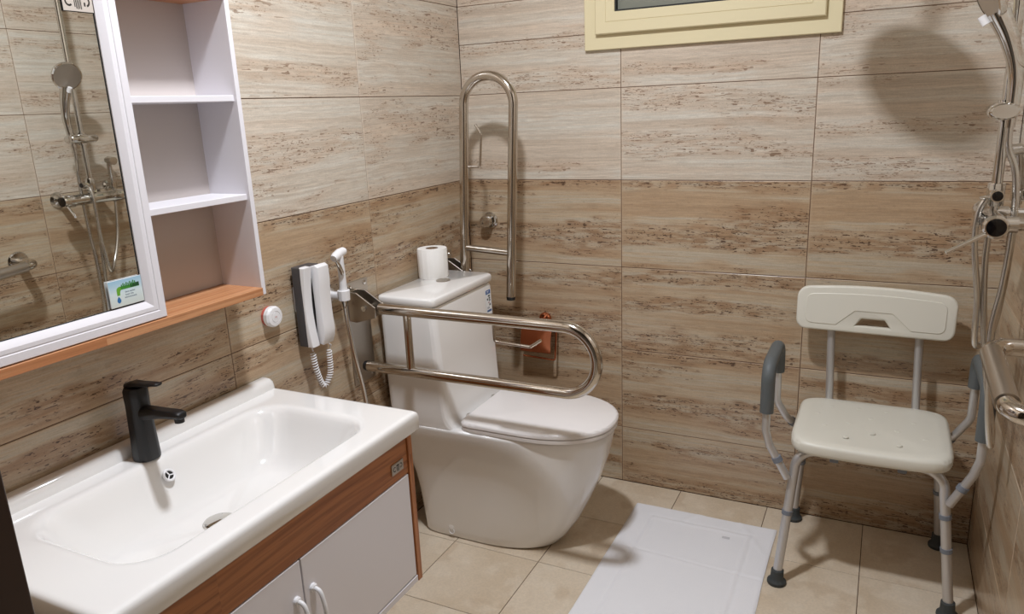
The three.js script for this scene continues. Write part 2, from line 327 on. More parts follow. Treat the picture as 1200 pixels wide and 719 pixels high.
// D-shaped ring: straight back at xr, round front at xf
function dRing(xr, xf, hw, y, rearN = 7, frontN = 2.25, N = 96, split = 0.5) {
  const xm = xr + (xf - xr) * split, r = [];
  for (let k = 0; k < N; k++) {
    const a = k / N * Math.PI * 2, c = Math.cos(a), s = Math.sin(a), n = c >= 0 ? frontN : rearN, ax = c >= 0 ? xf - xm : xm - xr;
    r.push(V(xm + ax * Math.sign(c) * Math.pow(Math.abs(c), 2 / n), y, -hw * Math.sign(s) * Math.pow(Math.abs(s), 2 / n)));
  }
  return r;
}
{
  const t = thing('toilet', 'white one-piece skirted toilet with closed lid between two grab bars', 'toilet', [0, 0, TZ]);
  const pr = [[0, 0.094, 0.520, 0.119], [0.003, 0.089, 0.530, 0.124], [0.012, 0.088, 0.547, 0.128], [0.04, 0.088, 0.570, 0.133], [0.10, 0.087, 0.608, 0.143], [0.17, 0.085, 0.642, 0.154], [0.23, 0.078, 0.668, 0.163], [0.28, 0.064, 0.687, 0.169], [0.33, 0.045, 0.703, 0.174], [0.38, 0.032, 0.713, 0.178], [0.404, 0.030, 0.718, 0.180], [0.412, 0.031, 0.716, 0.179], [0.416, 0.037, 0.710, 0.173]];
  mesh('pan', loft(pr.map(([y, a, b, h]) => dRing(a, b, h, y, 9, 2.3, 120, 0.46)), true, true, 0.9), M.ceramic, t);
  const rr = (x0, x1, h, y, r = 0.022) => { const o = []; for (const [cx, cz, a0] of [[x1 - r, -h + r, 0], [x0 + r, -h + r, 1], [x0 + r, h - r, 2], [x1 - r, h - r, 3]]) for (let k = 0; k <= 8; k++) { const q = (a0 + k / 8) * Math.PI / 2; o.push(V(cx + r * Math.cos(q), y, cz - r * Math.sin(q))); } return o; };
  mesh('cistern', loft([rr(0.03, 0.285, 0.176, 0.409, 0.03), rr(0.03, 0.270, 0.178, 0.417, 0.028), rr(0.03, 0.258, 0.180, 0.43), rr(0.03, 0.250, 0.182, 0.455), rr(0.03, 0.238, 0.188, 0.62), rr(0.03, 0.230, 0.190, 0.79), rr(0.032, 0.226, 0.187, 0.803), rr(0.036, 0.222, 0.184, 0.8035)], false, true, 0.6), M.ceramic, t);
  mesh('cistern_lid', loft([rr(0.032, 0.224, 0.187, 0.8065), rr(0.028, 0.231, 0.192, 0.808), rr(0.027, 0.233, 0.194, 0.813), rr(0.027, 0.233, 0.194, 0.8265), rr(0.029, 0.231, 0.192, 0.831), rr(0.034, 0.226, 0.187, 0.8335)], true, true, 0.9), M.ceramic, t);
  mesh('flush_button', merge([lathe([[0.0235, 0], [0.0235, 0.002], [0.022, 0.003], [0.0205, 0.0022], [0, 0.0022]], V(0.128, 0.8333, -0.04), V(0, 1, 0)), box(0.127, 0.129, 0.8335, 0.8358, -0.06, -0.02)]), M.satin, t);
  const sr = (y, d) => dRing(0.282 + d, 0.728 - d, 0.179 - d, y, 14, 2.25, 120, 0.44);
  mesh('seat_ring', loft([sr(0.4165, 0.006), sr(0.418, 0.003), sr(0.428, 0.002), sr(0.430, 0.006)], true, true, 0.9), M.seat, t);
  mesh('seat_lid', loft([sr(0.432, 0.004), sr(0.4335, 0.0008), sr(0.443, 0), sr(0.4472, 0.003), sr(0.449, 0.009)], true, true, 0.9), M.seat, t);
  for (const s of [-1, 1]) mesh('hinge', merge([lathe([[0, 0], [0.012, 0], [0.012, 0.016], [0.009, 0.02], [0, 0.02]], V(0.272, 0.4155, s * 0.085), V(0, 1, 0), 20), rod(V(0.268, 0.43, s * 0.085), V(0.30, 0.431, s * 0.085), 0.007)]), M.chrome, t);
  const bolt = mesh('bolt_cover', merge([new THREE.TorusGeometry(0.0075, 0.0016, 8, 20).translate(0, 0.008, 0), new THREE.TorusGeometry(0.0075, 0.0016, 8, 20).translate(0, -0.006, 0), lathe([[0, 0], [0.007, 0], [0.0065, 0.002], [0, 0.0024]], V(0, 0.008, 0), V(0, 0, 1), 16)]), M.ceramic, t); bolt.position.set(0.205, 0.034, 0.1325); bolt.scale.setScalar(1.25);
  const sticker = canvasTex(128, 320, (g, w, h) => {
    g.fillStyle = '#eef0f2'; g.fillRect(0, 0, w, h); g.fillStyle = '#2a5a9c'; g.fillRect(8, 8, 112, 52); g.fillStyle = '#e8eef6'; g.fillRect(30, 22, 60, 8); g.fillRect(30, 38, 44, 6);
    g.fillStyle = '#30363c'; g.fillRect(58, 76, 46, 20); g.fillStyle = '#3b4b33'; g.fillRect(72, 104, 34, 22); g.fillStyle = '#1d2026'; g.beginPath(); g.arc(40, 126, 14, 0, 7); g.fill(); g.fillStyle = '#46505a'; g.fillRect(70, 134, 38, 18); g.fillStyle = '#9a6a70'; g.fillRect(50, 164, 40, 12); g.fillStyle = '#5a6068'; g.fillRect(72, 186, 36, 26); g.fillStyle = '#b8bec6'; g.fillRect(20, 222, 60, 26); g.fillStyle = '#2c5a94'; g.fillRect(12, 262, 104, 26);
  });
  const st = mesh('rating_sticker', new THREE.PlaneGeometry(0.036, 0.085).rotateX(-0.047), std({ map: sticker, roughness: 0.5 }), t); st.position.set(0.2336, 0.742, -0.150); st.rotation.y = Math.PI / 2; st.rotation.x = 0; st.userData.label = 'blue and white printed sticker';
}
{ // spare roll
  const t = thing('toilet_roll', 'white toilet paper roll standing on the cistern', 'toilet paper', [0.066, 0.8336, TZ - 0.082]);
  mesh('paper', lathe([[0.021, 0.0], [0.0485, 0.0], [0.05, 0.004], [0.05, 0.093], [0.0485, 0.097], [0.021, 0.097]], V(0, 0, 0), V(0, 1, 0), 48), M.tissue, t);
  mesh('core', lathe([[0.0195, 0.001], [0.021, 0.001], [0.021, 0.096], [0.0195, 0.096], [0.0195, 0.001]], V(0, 0, 0), V(0, 1, 0), 32), M.card, t);
}

// ------------------------------------------------------------------ fold-down grab bars
function foldBar(label, z, ang, px, py, plateZ) {
  const t = thing('folding_grab_bar', label, 'grab bar', [0, py, z], 'folding grab bars at the toilet');
  const plate = mesh('wall_plate', rbox(0, 0.005, -0.245, 0.075, -0.052, 0.052, 0.002), M.satin, t); plate.position.z = plateZ;
  for (const [y, zz] of [[0.060, 0.036], [0.060, -0.036], [-0.228, 0.036], [-0.228, -0.036]]) mesh('screw', lathe([[0, 0.0], [0.007, 0.0], [0.006, 0.002], [0, 0.003]], V(0.005, y, zz + plateZ), V(1, 0, 0), 16), M.chrome, t);
  const cheek = (zz) => { const s = new THREE.Shape(); s.moveTo(0.005, -0.04); s.lineTo(0.03, -0.042); s.lineTo(0.098, -0.022); s.lineTo(0.1, 0.008); s.lineTo(0.035, 0.048); s.lineTo(0.005, 0.048); s.closePath(); return new THREE.ExtrudeGeometry(s, { depth: 0.004, bevelEnabled: true, bevelThickness: 0.0006, bevelSize: 0.0006, bevelSegments: 1 }).translate(0, 0, zz); };
  mesh('hinge_bracket', merge([cheek(0.0195), cheek(-0.0235), rbox(0.005, 0.009, -0.04, 0.048, -0.022, 0.022, 0.001)]), M.satin, t);
  mesh('hinge_pin', merge([rod(V(0.062, 0.004, -0.029), V(0.062, 0.004, 0.029), 0.0045), rod(V(0.062, 0.004, 0.024), V(0.062, 0.004, 0.0285), 0.008)]), M.chrome, t);
  const arm = (pts) => pts.map(([a, b]) => { const c = Math.cos(ang), s = Math.sin(ang); return V(px + a * c - b * s, a * s + b * c, 0); });
  const L = 0.672, dn = -0.184, r = 0.0158;
  const path = arm([[0.0, 0], [L, 0], [L, dn], [-0.06, dn]]);
  mesh('loop_tube', sweep(bent(path, [0.0909, 0.0909], 0.01, 28), r, 24), M.steel, t);
  const st = arm([[0.094, 0], [0.094, dn]]); mesh('strut', rod(st[0], st[1], 0.0118), M.steel, t);
  const en = arm([[-0.06, dn], [-0.072, dn]]); mesh('end_stop', rod(en[0], en[1], 0.0162, 0.0145), M.black, t);
  const hk = arm([[0.375, -0.012], [0.377, -0.062], [0.485, -0.066], [0.516, -0.044]]); mesh('roll_hook', sweep(bent(hk, 0.008, 0.01, 8), 0.0042, 12), M.steel, t);
  return t;
}
foldBar('polished steel grab bar folded down alongside the toilet', 0.728, 0, 0.100, 0.817, -0.024);
foldBar('polished steel grab bar folded upright in the wall corner', 0.20, Math.PI / 2 - 0.06, 0.085, 0.808, 0);

// ------------------------------------------------------------------ back wall fittings
{
  const t = thing('paper_holder', 'rose gold paper holder with curved cover on the back wall', 'paper holder', [0.297, 0.545, 0]);
  mesh('rosette', lathe([[0, 0.001], [0.024, 0.001], [0.024, 0.006], [0.02, 0.012], [0.011, 0.016], [0.009, 0.034], [0, 0.034]], V(0.008, 0.062, 0), V(0, 0, 1), 32), M.copper, t);
  const prof = []; for (let k = 0; k <= 14; k++) { const a = k / 14 * 1.75; prof.push([0.03 + 0.055 * Math.sin(a), 0.062 - 0.105 * (1 - Math.cos(a)) * 0.86]); }
  const ring = prof.map(([z, y]) => [V(-0.06, y, z), V(0.06, y, z), V(0.06, y - 0.0018, z - 0.0018), V(-0.06, y - 0.0018, z - 0.0018)]);
  mesh('cover', loft(ring, true, true, 0.5), M.copper, t);
  mesh('roll_arm', sweep(bent([V(0.008, 0.058, 0.032), V(0.066, 0.058, 0.034), V(0.066, -0.078, 0.058), V(-0.062, -0.072, 0.058)], 0.008, 0.01, 8), 0.0034, 12), M.copper, t);
}
{
  const t = thing('stop_valve', 'round chrome stop valve on the back wall', 'valve', [0.092, 0.968, 0]);
  mesh('escutcheon', lathe([[0, 0], [0.031, 0], [0.031, 0.004], [0.026, 0.01], [0.015, 0.013], [0, 0.013]], V(0, 0, 0), V(0, 0, 1)), M.chrome, t);
  mesh('knob', lathe([[0.012, 0.012], [0.012, 0.02], [0.0205, 0.022], [0.022, 0.026], [0.022, 0.044], [0.0195, 0.048], [0.010, 0.0485], [0.010, 0.0465], [0, 0.0465]], V(0, 0, 0), V(0, 0, 1)), M.chrome, t);
}

// ------------------------------------------------------------------ vanity
const VZ0 = 1.10, VZ1 = 1.905;
{
  const t = thing('washbasin', 'white ceramic washbasin with wide bowl on the wooden cabinet', 'washbasin', [0, 0, 0]);
  // rings share their angle about the bowl centre
  const cx = 0.235, cz = 1.5025, N = 480, X0 = 0.004, X1 = 0.468;
  const angs = []; for (let k = 0; k < N; k++) angs.push(k / N * Math.PI * 2);
  for (const [x, z] of [[X0, VZ0], [X1, VZ0], [X1, VZ1], [X0, VZ1]]) angs.push((Math.atan2(z - cz, x - cx) + Math.PI * 2) % (Math.PI * 2));
  angs.sort((a, b) => a - b);
  const hit = (inside, a) => { let lo = 0, hi = 1; const dx = Math.cos(a), dz = Math.sin(a); for (let k = 0; k < 30; k++) { const m = (lo + hi) / 2; inside(cx + dx * m, cz + dz * m) ? lo = m : hi = m; } return [cx + dx * lo, cz + dz * lo]; };
  const rrect = (x0, x1, z0, z1, r) => (x, z) => { if (x < x0 || x > x1 || z < z0 || z > z1) return false; const q = [x < x0 + r ? x0 + r : x > x1 - r ? x1 - r : x, z < z0 + r ? z0 + r : z > z1 - r ? z1 - r : z]; return (x - q[0]) ** 2 + (z - q[1]) ** 2 <= r * r; };
  const ring = (ins, y) => angs.map(a => { const h = hit(ins, a); return V(h[0], typeof y === 'function' ? y(h[0], h[1]) : y, h[1]); });
  const O = (d, r = 0.006) => rrect(X0 + (d > 0.002 ? Math.min(d, 0.03) : 0), X1 - d, VZ0 + d, VZ1 - d, r + d * 0.3);
  const rim = rrect(0.088, 0.406, 1.195, 1.800, 0.08), bot = rrect(0.150, 0.362, 1.275, 1.728, 0.06);
  const rimR = ring(rim, 0), botR = ring(bot, 0);
  const at = (s, y) => rimR.map((p, i) => V(p.x + (botR[i].x - p.x) * s, y, p.z + (botR[i].z - p.z) * s));
  const rings = [O(0.02), O(0.004)].map((o, i) => ring(o, i ? 0.652 : 0.650));
  rings.push(ring(O(0.0), 0.657), ring(O(0.0), 0.688), ring(O(0.0008), 0.6925), ring(O(0.003), 0.6965), ring(O(0.0065, 0.008), 0.6988), ring(O(0.011, 0.01), 0.6998), ring(O(0.014, 0.012), 0.70), ring(O(0.024, 0.014), 0.70));
  rings.push(at(-0.27, 0.7), at(-0.2, 0.7), at(-0.12, 0.6996), at(-0.04, 0.698), at(0.03, 0.694), at(0.09, 0.687), at(0.18, 0.672), at(0.32, 0.648), at(0.5, 0.622), at(0.68, 0.602), at(0.84, 0.590), at(1, 0.584), at(1.25, 0.580), at(1.7, 0.577));
    const flip = (rs) => rs.map(r => r.slice().reverse());
  mesh('bowl', loftSmooth(flip(rings)), M.ceramic, t);
  // raised ledge along the wall, with rounded ends
  const led = []; const prof = [[0.004, 0.69], [0.036, 0.69], [0.034, 0.712], [0.031, 0.722], [0.024, 0.7275], [0.012, 0.7285], [0.004, 0.7285]];
  for (const [z, s] of [[VZ0 + 0.004, 0.3], [VZ0 + 0.005, 0.6], [VZ0 + 0.009, 0.85], [VZ0 + 0.016, 1], [VZ1 - 0.016, 1], [VZ1 - 0.009, 0.85], [VZ1 - 0.005, 0.6], [VZ1 - 0.004, 0.3]]) led.push(prof.map(([x, y]) => V(0.004 + (x - 0.004) * (0.6 + 0.4 * s), 0.69 + (y - 0.69) * (0.35 + 0.65 * s), z)));
  mesh('back_ledge', loft(flip(led), true, true, 0.8), M.ceramic, t);
  const o = mesh('overflow_ring', merge([new THREE.TorusGeometry(0.0115, 0.0028, 10, 32), ...[0, 1, 2].map(k => box(-0.0012, 0.0012, 0, 0.011, -0.001, 0.0016).rotateZ(k * Math.PI * 2 / 3 + 0.3))]), M.plasticWhite, t);
  const oh = mesh('overflow_hole', new THREE.CircleGeometry(0.011, 24).translate(0, 0, 0.0006), M.black, o); void oh;
  o.position.set(0.1105, 0.662, 1.505); o.rotation.y = Math.PI / 2; o.rotation.order = 'YXZ'; o.rotation.x = -0.62;
  mesh('drain', lathe([[0, 0.006], [0.027, 0.005], [0.031, 0.0035], [0.0335, 0.0008], [0.0335, -0.002], [0, -0.002]], V(0.235, 0.5785, 1.5), V(0, 1, 0), 40), M.chrome, t);
}
{
  const t = thing('basin_faucet', 'matt black single-lever faucet on the washbasin', 'faucet', [0.066, 0.7, 1.515]);
  mesh('body', lathe([[0, 0], [0.0265, 0], [0.027, 0.004], [0.025, 0.06], [0.0235, 0.112], [0.0235, 0.124], [0.024, 0.136], [0.0238, 0.15], [0.021, 0.156], [0, 0.158]], V(0, 0, 0), V(0, 1, 0), 40), M.black, t);
  const sp = [[0.0, 0.100, 0.0165, 0.016], [0.03, 0.104, 0.0155, 0.014], [0.06, 0.108, 0.0145, 0.011], [0.10, 0.112, 0.0138, 0.009], [0.118, 0.113, 0.0135, 0.009], [0.128, 0.1125, 0.011, 0.0075], [0.132, 0.112, 0.006, 0.004]];
  const ell = (x, y, a, b) => { const r = []; for (let k = 0; k < 24; k++) { const q = k / 24 * Math.PI * 2; r.push(V(x, y + b * Math.sign(Math.sin(q)) * Math.pow(Math.abs(Math.sin(q)), 0.75), -a * Math.sign(Math.cos(q)) * Math.pow(Math.abs(Math.cos(q)), 0.75))); } return r; };
  mesh('spout', merge([loft(sp.map(p => ell(...p)), true, true, 0.8), lathe([[0, 0], [0.0095, 0], [0.0095, 0.012], [0, 0.012]], V(0.118, 0.097, 0), V(0, 1, 0), 20)]), M.black, t);
  const lv = [[-0.018, 0.158, 0.012, 0.006], [0, 0.163, 0.0125, 0.0065], [0.03, 0.166, 0.0105, 0.005], [0.06, 0.1695, 0.0098, 0.0042], [0.074, 0.171, 0.0085, 0.0038], [0.077, 0.1712, 0.005, 0.002]];
  mesh('lever', loft(lv.map(p => ell(...p)), true, true, 0.8), M.black, t);
}
const emblem = (fg, bg) => canvasTex(256, 128, (g, w, h) => {
  g.fillStyle = bg; g.fillRect(0, 0, w, h); g.strokeStyle = g.fillStyle = fg; g.lineWidth = 13; g.lineCap = 'butt';
  g.beginPath(); g.arc(54, 64, 28, 0.8, 5.5); g.stroke();
  g.beginPath(); g.arc(200, 60, 28, -2.2, 1.4); g.stroke(); g.fillRect(180, 66, 14, 26);
  g.beginPath(); g.moveTo(92, 30); g.quadraticCurveTo(128, 6, 168, 34); g.lineTo(150, 46); g.lineTo(106, 44); g.fill(); for (let k = 0; k < 5; k++) g.fillRect(98 + k * 13, 48 + (k % 2) * 4, 8, 52 + (k * 7) % 15);
});
{
  const t = thing('vanity_cabinet', 'wall-hung white cabinet with walnut rail under the washbasin', 'cabinet', [0, 0, 0]);
  const B = 0.265, T = 0.650, Z0 = 1.122, Z1 = 1.885, XF = 0.44;
  mesh('side_panel', metricUV(rbox(0.006, XF + 0.016, B, T, Z0, Z0 + 0.016, 0.001), 'y'), M.wood, t);
  mesh('side_panel', metricUV(rbox(0.006, XF + 0.016, B, T, Z1 - 0.016, Z1, 0.001), 'y'), M.wood, t);
  mesh('base_panel', rbox(0.006, XF + 0.014, B, B + 0.016, Z0 + 0.0165, Z1 - 0.0165, 0.001), M.lacquer, t);
  mesh('back_panel', box(0.006, 0.014, B + 0.017, T - 0.12, Z0 + 0.0165, Z1 - 0.0165), M.lacquer, t);
  mesh('front_rail', metricUV(rbox(XF - 0.004, XF + 0.012, 0.556, T, Z0 + 0.0165, Z1 - 0.0165, 0.001), 'z', 0.1, 0.07), M.wood, t);
  const mid = 1.5115;
  for (const [a, b, s] of [[Z0 + 0.019, mid - 0.0015, -1], [mid + 0.0015, Z1 - 0.019, 1]]) {
    const d = mesh('door', rbox(XF - 0.004, XF + 0.013, B + 0.019, 0.5535, a, b, 0.002, 3), M.lacquer, t);
    const hz = mid + s * 0.023, y1 = 0.478, y0 = 0.372, x = XF + 0.013;
    const pts = spline([V(x, y1, hz), V(x + 0.017, y1 - 0.004, hz), V(x + 0.026, y1 - 0.03, hz), V(x + 0.028, (y0 + y1) / 2, hz), V(x + 0.026, y0 + 0.03, hz), V(x + 0.017, y0 + 0.004, hz), V(x, y0, hz)], 40);
    const h = mesh('handle', merge([sweep(pts, 0.0046, 12), ...[y0, y1].map(y => lathe([[0, 0], [0.0085, 0], [0.0085, 0.005], [0.006, 0.008], [0, 0.008]], V(x, y, hz), V(1, 0, 0), 20))]), M.plasticWhite, d); void h;
  }
  const e = mesh('emblem_plate', rbox(-0.0225, 0.0225, -0.013, 0.013, 0, 0.003, 0.001), M.satin, t); e.position.set(XF + 0.012, 0.590, 1.182); e.rotation.y = Math.PI / 2; e.userData.label = 'small metal emblem plate';
  const p = mesh('lettering', new THREE.PlaneGeometry(0.042, 0.023).translate(0, 0, 0.0032), std({ map: emblem('#2b2724', '#b9b2aa'), roughness: 0.35, metalness: 0.3 }), e); void p;
}

// ------------------------------------------------------------------ mirror cabinet
{
  const t = thing('mirror_cabinet', 'white mirror cabinet with open shelves and wooden base above the washbasin', 'cabinet', [0, 0, 0]);
  const Z0 = 1.19, Z1 = 1.90, Y0 = 0.977, YB = 0.995, YT = 1.616, Y1 = 1.634, X1 = 0.13, ZD = 1.47;
  mesh('side_panel', rbox(0.002, X1, Y0, Y1, Z0, Z0 + 0.012, 0.001), M.lacquer, t);
  mesh('side_panel', rbox(0.002, X1 - 0.02, YB, YT, Z1 - 0.012, Z1, 0.001), M.lacquer, t);
  mesh('divider', rbox(0.008, X1 - 0.022, YB, YT, ZD, ZD + 0.012, 0.001), M.lacquer, t);
  mesh('back_panel', box(0.002, 0.008, YB, YT, Z0 + 0.012, Z1 - 0.012), M.backBoard, t);
  mesh('base_board', metricUV(rbox(0.002, X1 + 0.004, Y0, YB - 0.0003, Z0 + 0.0125, Z1, 0.001), 'z', 0.2, 0.1), M.shelfWood, t);
  mesh('top_board', metricUV(rbox(0.002, X1, YT + 0.0003, Y1, Z0 + 0.0125, Z1, 0.001), 'z', 0.05, 0.16), M.shelfWood, t);
  for (const y of [1.409, 1.196]) mesh('shelf', rbox(0.008, 0.122, y, y + 0.013, Z0 + 0.012, ZD, 0.0012), M.lacquer, t);
  const d = mesh('mirror_door', (() => { const g = frameLoft(-(Z1 - 0.0005), -(ZD - 0.010), YB + 0.001, Y1, [[0, 0.0], [0, 0.016], [0.002, 0.019], [0.016, 0.019], [0.0172, 0.0175], [0.0186, 0.0175], [0.020, 0.0185], [0.027, 0.0185], [0.036, 0.0135], [0.0395, 0.011], [0.0395, 0.004], [0.005, 0.0]], 0.35); g.rotateY(Math.PI / 2); g.translate(0.112, 0, 0); return g; })(), M.lacquer, t);
  mesh('mirror_glass', box(0.114, 0.1195, YB + 0.034, Y1 - 0.034, ZD + 0.026, Z1 - 0.034), M.mirror, d);
  { const g = frameLoft(-(Z1 - 0.04), -(ZD + 0.0295), YB + 0.0405, Y1 - 0.0395, [[0, 0.0076], [0, 0.0085], [0.0016, 0.0085], [0.0016, 0.0076]]); g.rotateY(Math.PI / 2); g.translate(0.112, 0, 0); mesh('glass_edge', g, M.gasket, d); }
  mesh('mirror_back', box(0.1105, 0.1125, YB + 0.01, Y1 - 0.01, ZD + 0.0, Z1 - 0.01), M.gasket, d);
  const s = mesh('emblem_sticker', rbox(-0.0285, 0.0285, -0.0165, 0.0165, 0, 0.0025, 0.001), M.gasket, d); s.position.set(0.1196, 1.5795, 1.5295); s.rotation.y = Math.PI / 2; s.userData.label = 'pale emblem plate with dark letters';
  // its printed face keeps to the mirror door as one part
  const f = new THREE.PlaneGeometry(0.056, 0.032).rotateY(Math.PI / 2).translate(0.1222, 1.580, 1.529);
  mesh('emblem_print', f, std({ map: emblem('#2a2622', '#bcb2a8'), roughness: 0.4 }), d);
}
{
  const art = canvasTex(512, 360, (g, w, h) => {
    const q = g.createLinearGradient(0, 0, 0, h); q.addColorStop(0, '#9cc4dc'); q.addColorStop(0.5, '#d4e2e4'); q.addColorStop(1, '#d2d8d2'); g.fillStyle = q; g.fillRect(0, 0, w, h);
    g.fillStyle = '#3f8a2e'; g.fillRect(150, 92, 320, 46); g.fillStyle = '#1d4a2a'; g.fillRect(330, 80, 140, 52); g.fillStyle = '#6aa832'; g.beginPath(); g.moveTo(112, 210); g.lineTo(112, 140); g.quadraticCurveTo(116, 92, 170, 92); g.lineTo(190, 138); g.quadraticCurveTo(160, 140, 158, 210); g.fill();
    g.fillStyle = '#2f7a2a'; for (let k = 0; k < 9; k++) g.fillRect(190 + k * 26, 70 - (k * 17) % 30, 18, 40 + (k * 13) % 20);
    g.fillStyle = '#2f6fa6'; g.beginPath(); g.moveTo(128, 222); g.quadraticCurveTo(190, 290, 128, 316); g.quadraticCurveTo(70, 290, 128, 222); g.fill();
    g.fillStyle = '#27425e'; g.font = 'bold 30px sans-serif'; g.fillText('Save water', 236, 190); g.fillText('Save Life', 236, 228); g.fillText('environment', 220, 264);
  });
  const t = thing('water_card', 'small blue and green water card leaning on the mirror', 'card', [0.1238, 1.0645, 1.537]);
  t.rotation.y = Math.PI / 2;
  mesh('card_stock', rbox(-0.0355, 0.0355, -0.0255, 0.0255, -0.0008, 0.0008, 0.0004), M.plasticWhite, t);
  mesh('print', new THREE.PlaneGeometry(0.070, 0.050).translate(0, 0, 0.001), std({ map: art, roughness: 0.45 }), t);
}

// ------------------------------------------------------------------ fittings on the left wall
{
  const t = thing('alarm_button', 'round white alarm button with red rim beside the intercom', 'button', [0, 0.878, 1.066]);
  mesh('base', lathe([[0, 0], [0.0255, 0], [0.0255, 0.009], [0.025, 0.011], [0, 0.011]], V(0, 0, 0), V(1, 0, 0), 40), M.red, t);
  mesh('cap', lathe([[0, 0.009], [0.0268, 0.009], [0.0274, 0.020], [0.0235, 0.0255], [0.015, 0.0268], [0.0145, 0.0255], [0.0135, 0.0255], [0.013, 0.027], [0, 0.0272]], V(0, 0, 0), V(1, 0, 0), 40), M.plasticWhite, t);
  mesh('push_mark', new THREE.PlaneGeometry(0.012, 0.007).rotateY(Math.PI / 2).translate(0.0276, 0, 0), std({ map: canvasTex(96, 56, (g, w, h) => { g.fillStyle = '#ebe8e8'; g.fillRect(0, 0, w, h); g.fillStyle = '#b04038'; g.font = 'bold 34px sans-serif'; g.fillText('SOS', 14, 40); }), roughness: 0.4 }), t);
}
{
  const t = thing('switch_plate', 'glossy black wall switch with white frame behind the intercom', 'switch', [0, 0.897, 0.925]);
  mesh('frame', rbox(0, 0.003, -0.034, 0.034, -0.043, 0.043, 0.001), M.plasticWhite, t); mesh('rocker', rbox(0.003, 0.0105, -0.0285, 0.032, -0.040, 0.041, 0.001), M.blackGloss, t);
}
{
  const t = thing('intercom_phone', 'white wall intercom handset with coiled cord', 'intercom', [0.0115, 0.878, 0.940]);
  const side = (pts, z0, z1, b = 0.003) => { const s = new THREE.Shape(); pts.forEach(([x, y], i) => i ? s.lineTo(x, y) : s.moveTo(x, y)); return toCreasedNormals(new THREE.ExtrudeGeometry(s, { depth: z1 - z0 - 2 * b, bevelEnabled: true, bevelThickness: b, bevelSize: b, bevelSegments: 3, curveSegments: 8 }).translate(0, 0, z0 + b), 0.5); };
  const curve = (x0, a, b, n = 12) => { const o = []; for (let k = 0; k <= n; k++) { const u = k / n; o.push([x0 - a * Math.sin(u * Math.PI) + 0.0, 0.106 - u * 0.212]); } return o; };
  mesh('wall_base', side([[0.003, -0.106], ...curve(0.03, 0.006).reverse().map(p => p), [0.003, 0.106]], -0.034, 0.038), M.plasticGrey, t);
  mesh('cradle', side([[0.0305, -0.107], ...curve(0.043, 0.010).reverse(), [0.0305, 0.107]], 0.009, 0.038), M.plasticWhite, t);
  mesh('handset', side([[0.034, -0.104], [0.05, -0.107], [0.057, -0.09], ...curve(0.063, 0.007).slice(2, -2).reverse(), [0.058, 0.103], [0.05, 0.108], [0.034, 0.104], ...curve(0.036, -0.004).slice(2, -2)], -0.041, 0.004), M.plasticWhite, t);
  mesh('speaker_slot', box(0.0575, 0.0592, 0.068, 0.0715, -0.030, -0.010), M.plasticGrey, t);
  const P = spline([V(0.03, -0.128, 0.024), V(0.034, -0.18, 0.021), V(0.036, -0.232, 0.0), V(0.042, -0.205, -0.021), V(0.044, -0.132, -0.026)], 900), hel = [];
  for (let i = 0; i < P.length; i++) { const tt = P[Math.min(i + 1, P.length - 1)].clone().sub(P[Math.max(i - 1, 0)]).normalize(), n = V(1, 0, 0).sub(tt.clone().multiplyScalar(tt.x)).normalize(), b = tt.clone().cross(n), a = i / P.length * Math.PI * 2 * 30; hel.push(P[i].clone().addScaledVector(n, 0.0066 * Math.cos(a)).addScaledVector(b, 0.0066 * Math.sin(a))); }
  mesh('coiled_cord', merge([sweep(hel, 0.0019, 7), sweep(spline([V(0.03, -0.104, 0.024), V(0.03, -0.115, 0.024), V(0.03, -0.124, 0.022)], 12), 0.002, 8), sweep(spline([V(0.048, -0.104, -0.022), V(0.05, -0.114, -0.022), V(0.046, -0.122, -0.034), V(0.043, -0.13, -0.03)], 16), 0.002, 8)]), M.plasticWhite, t);
}
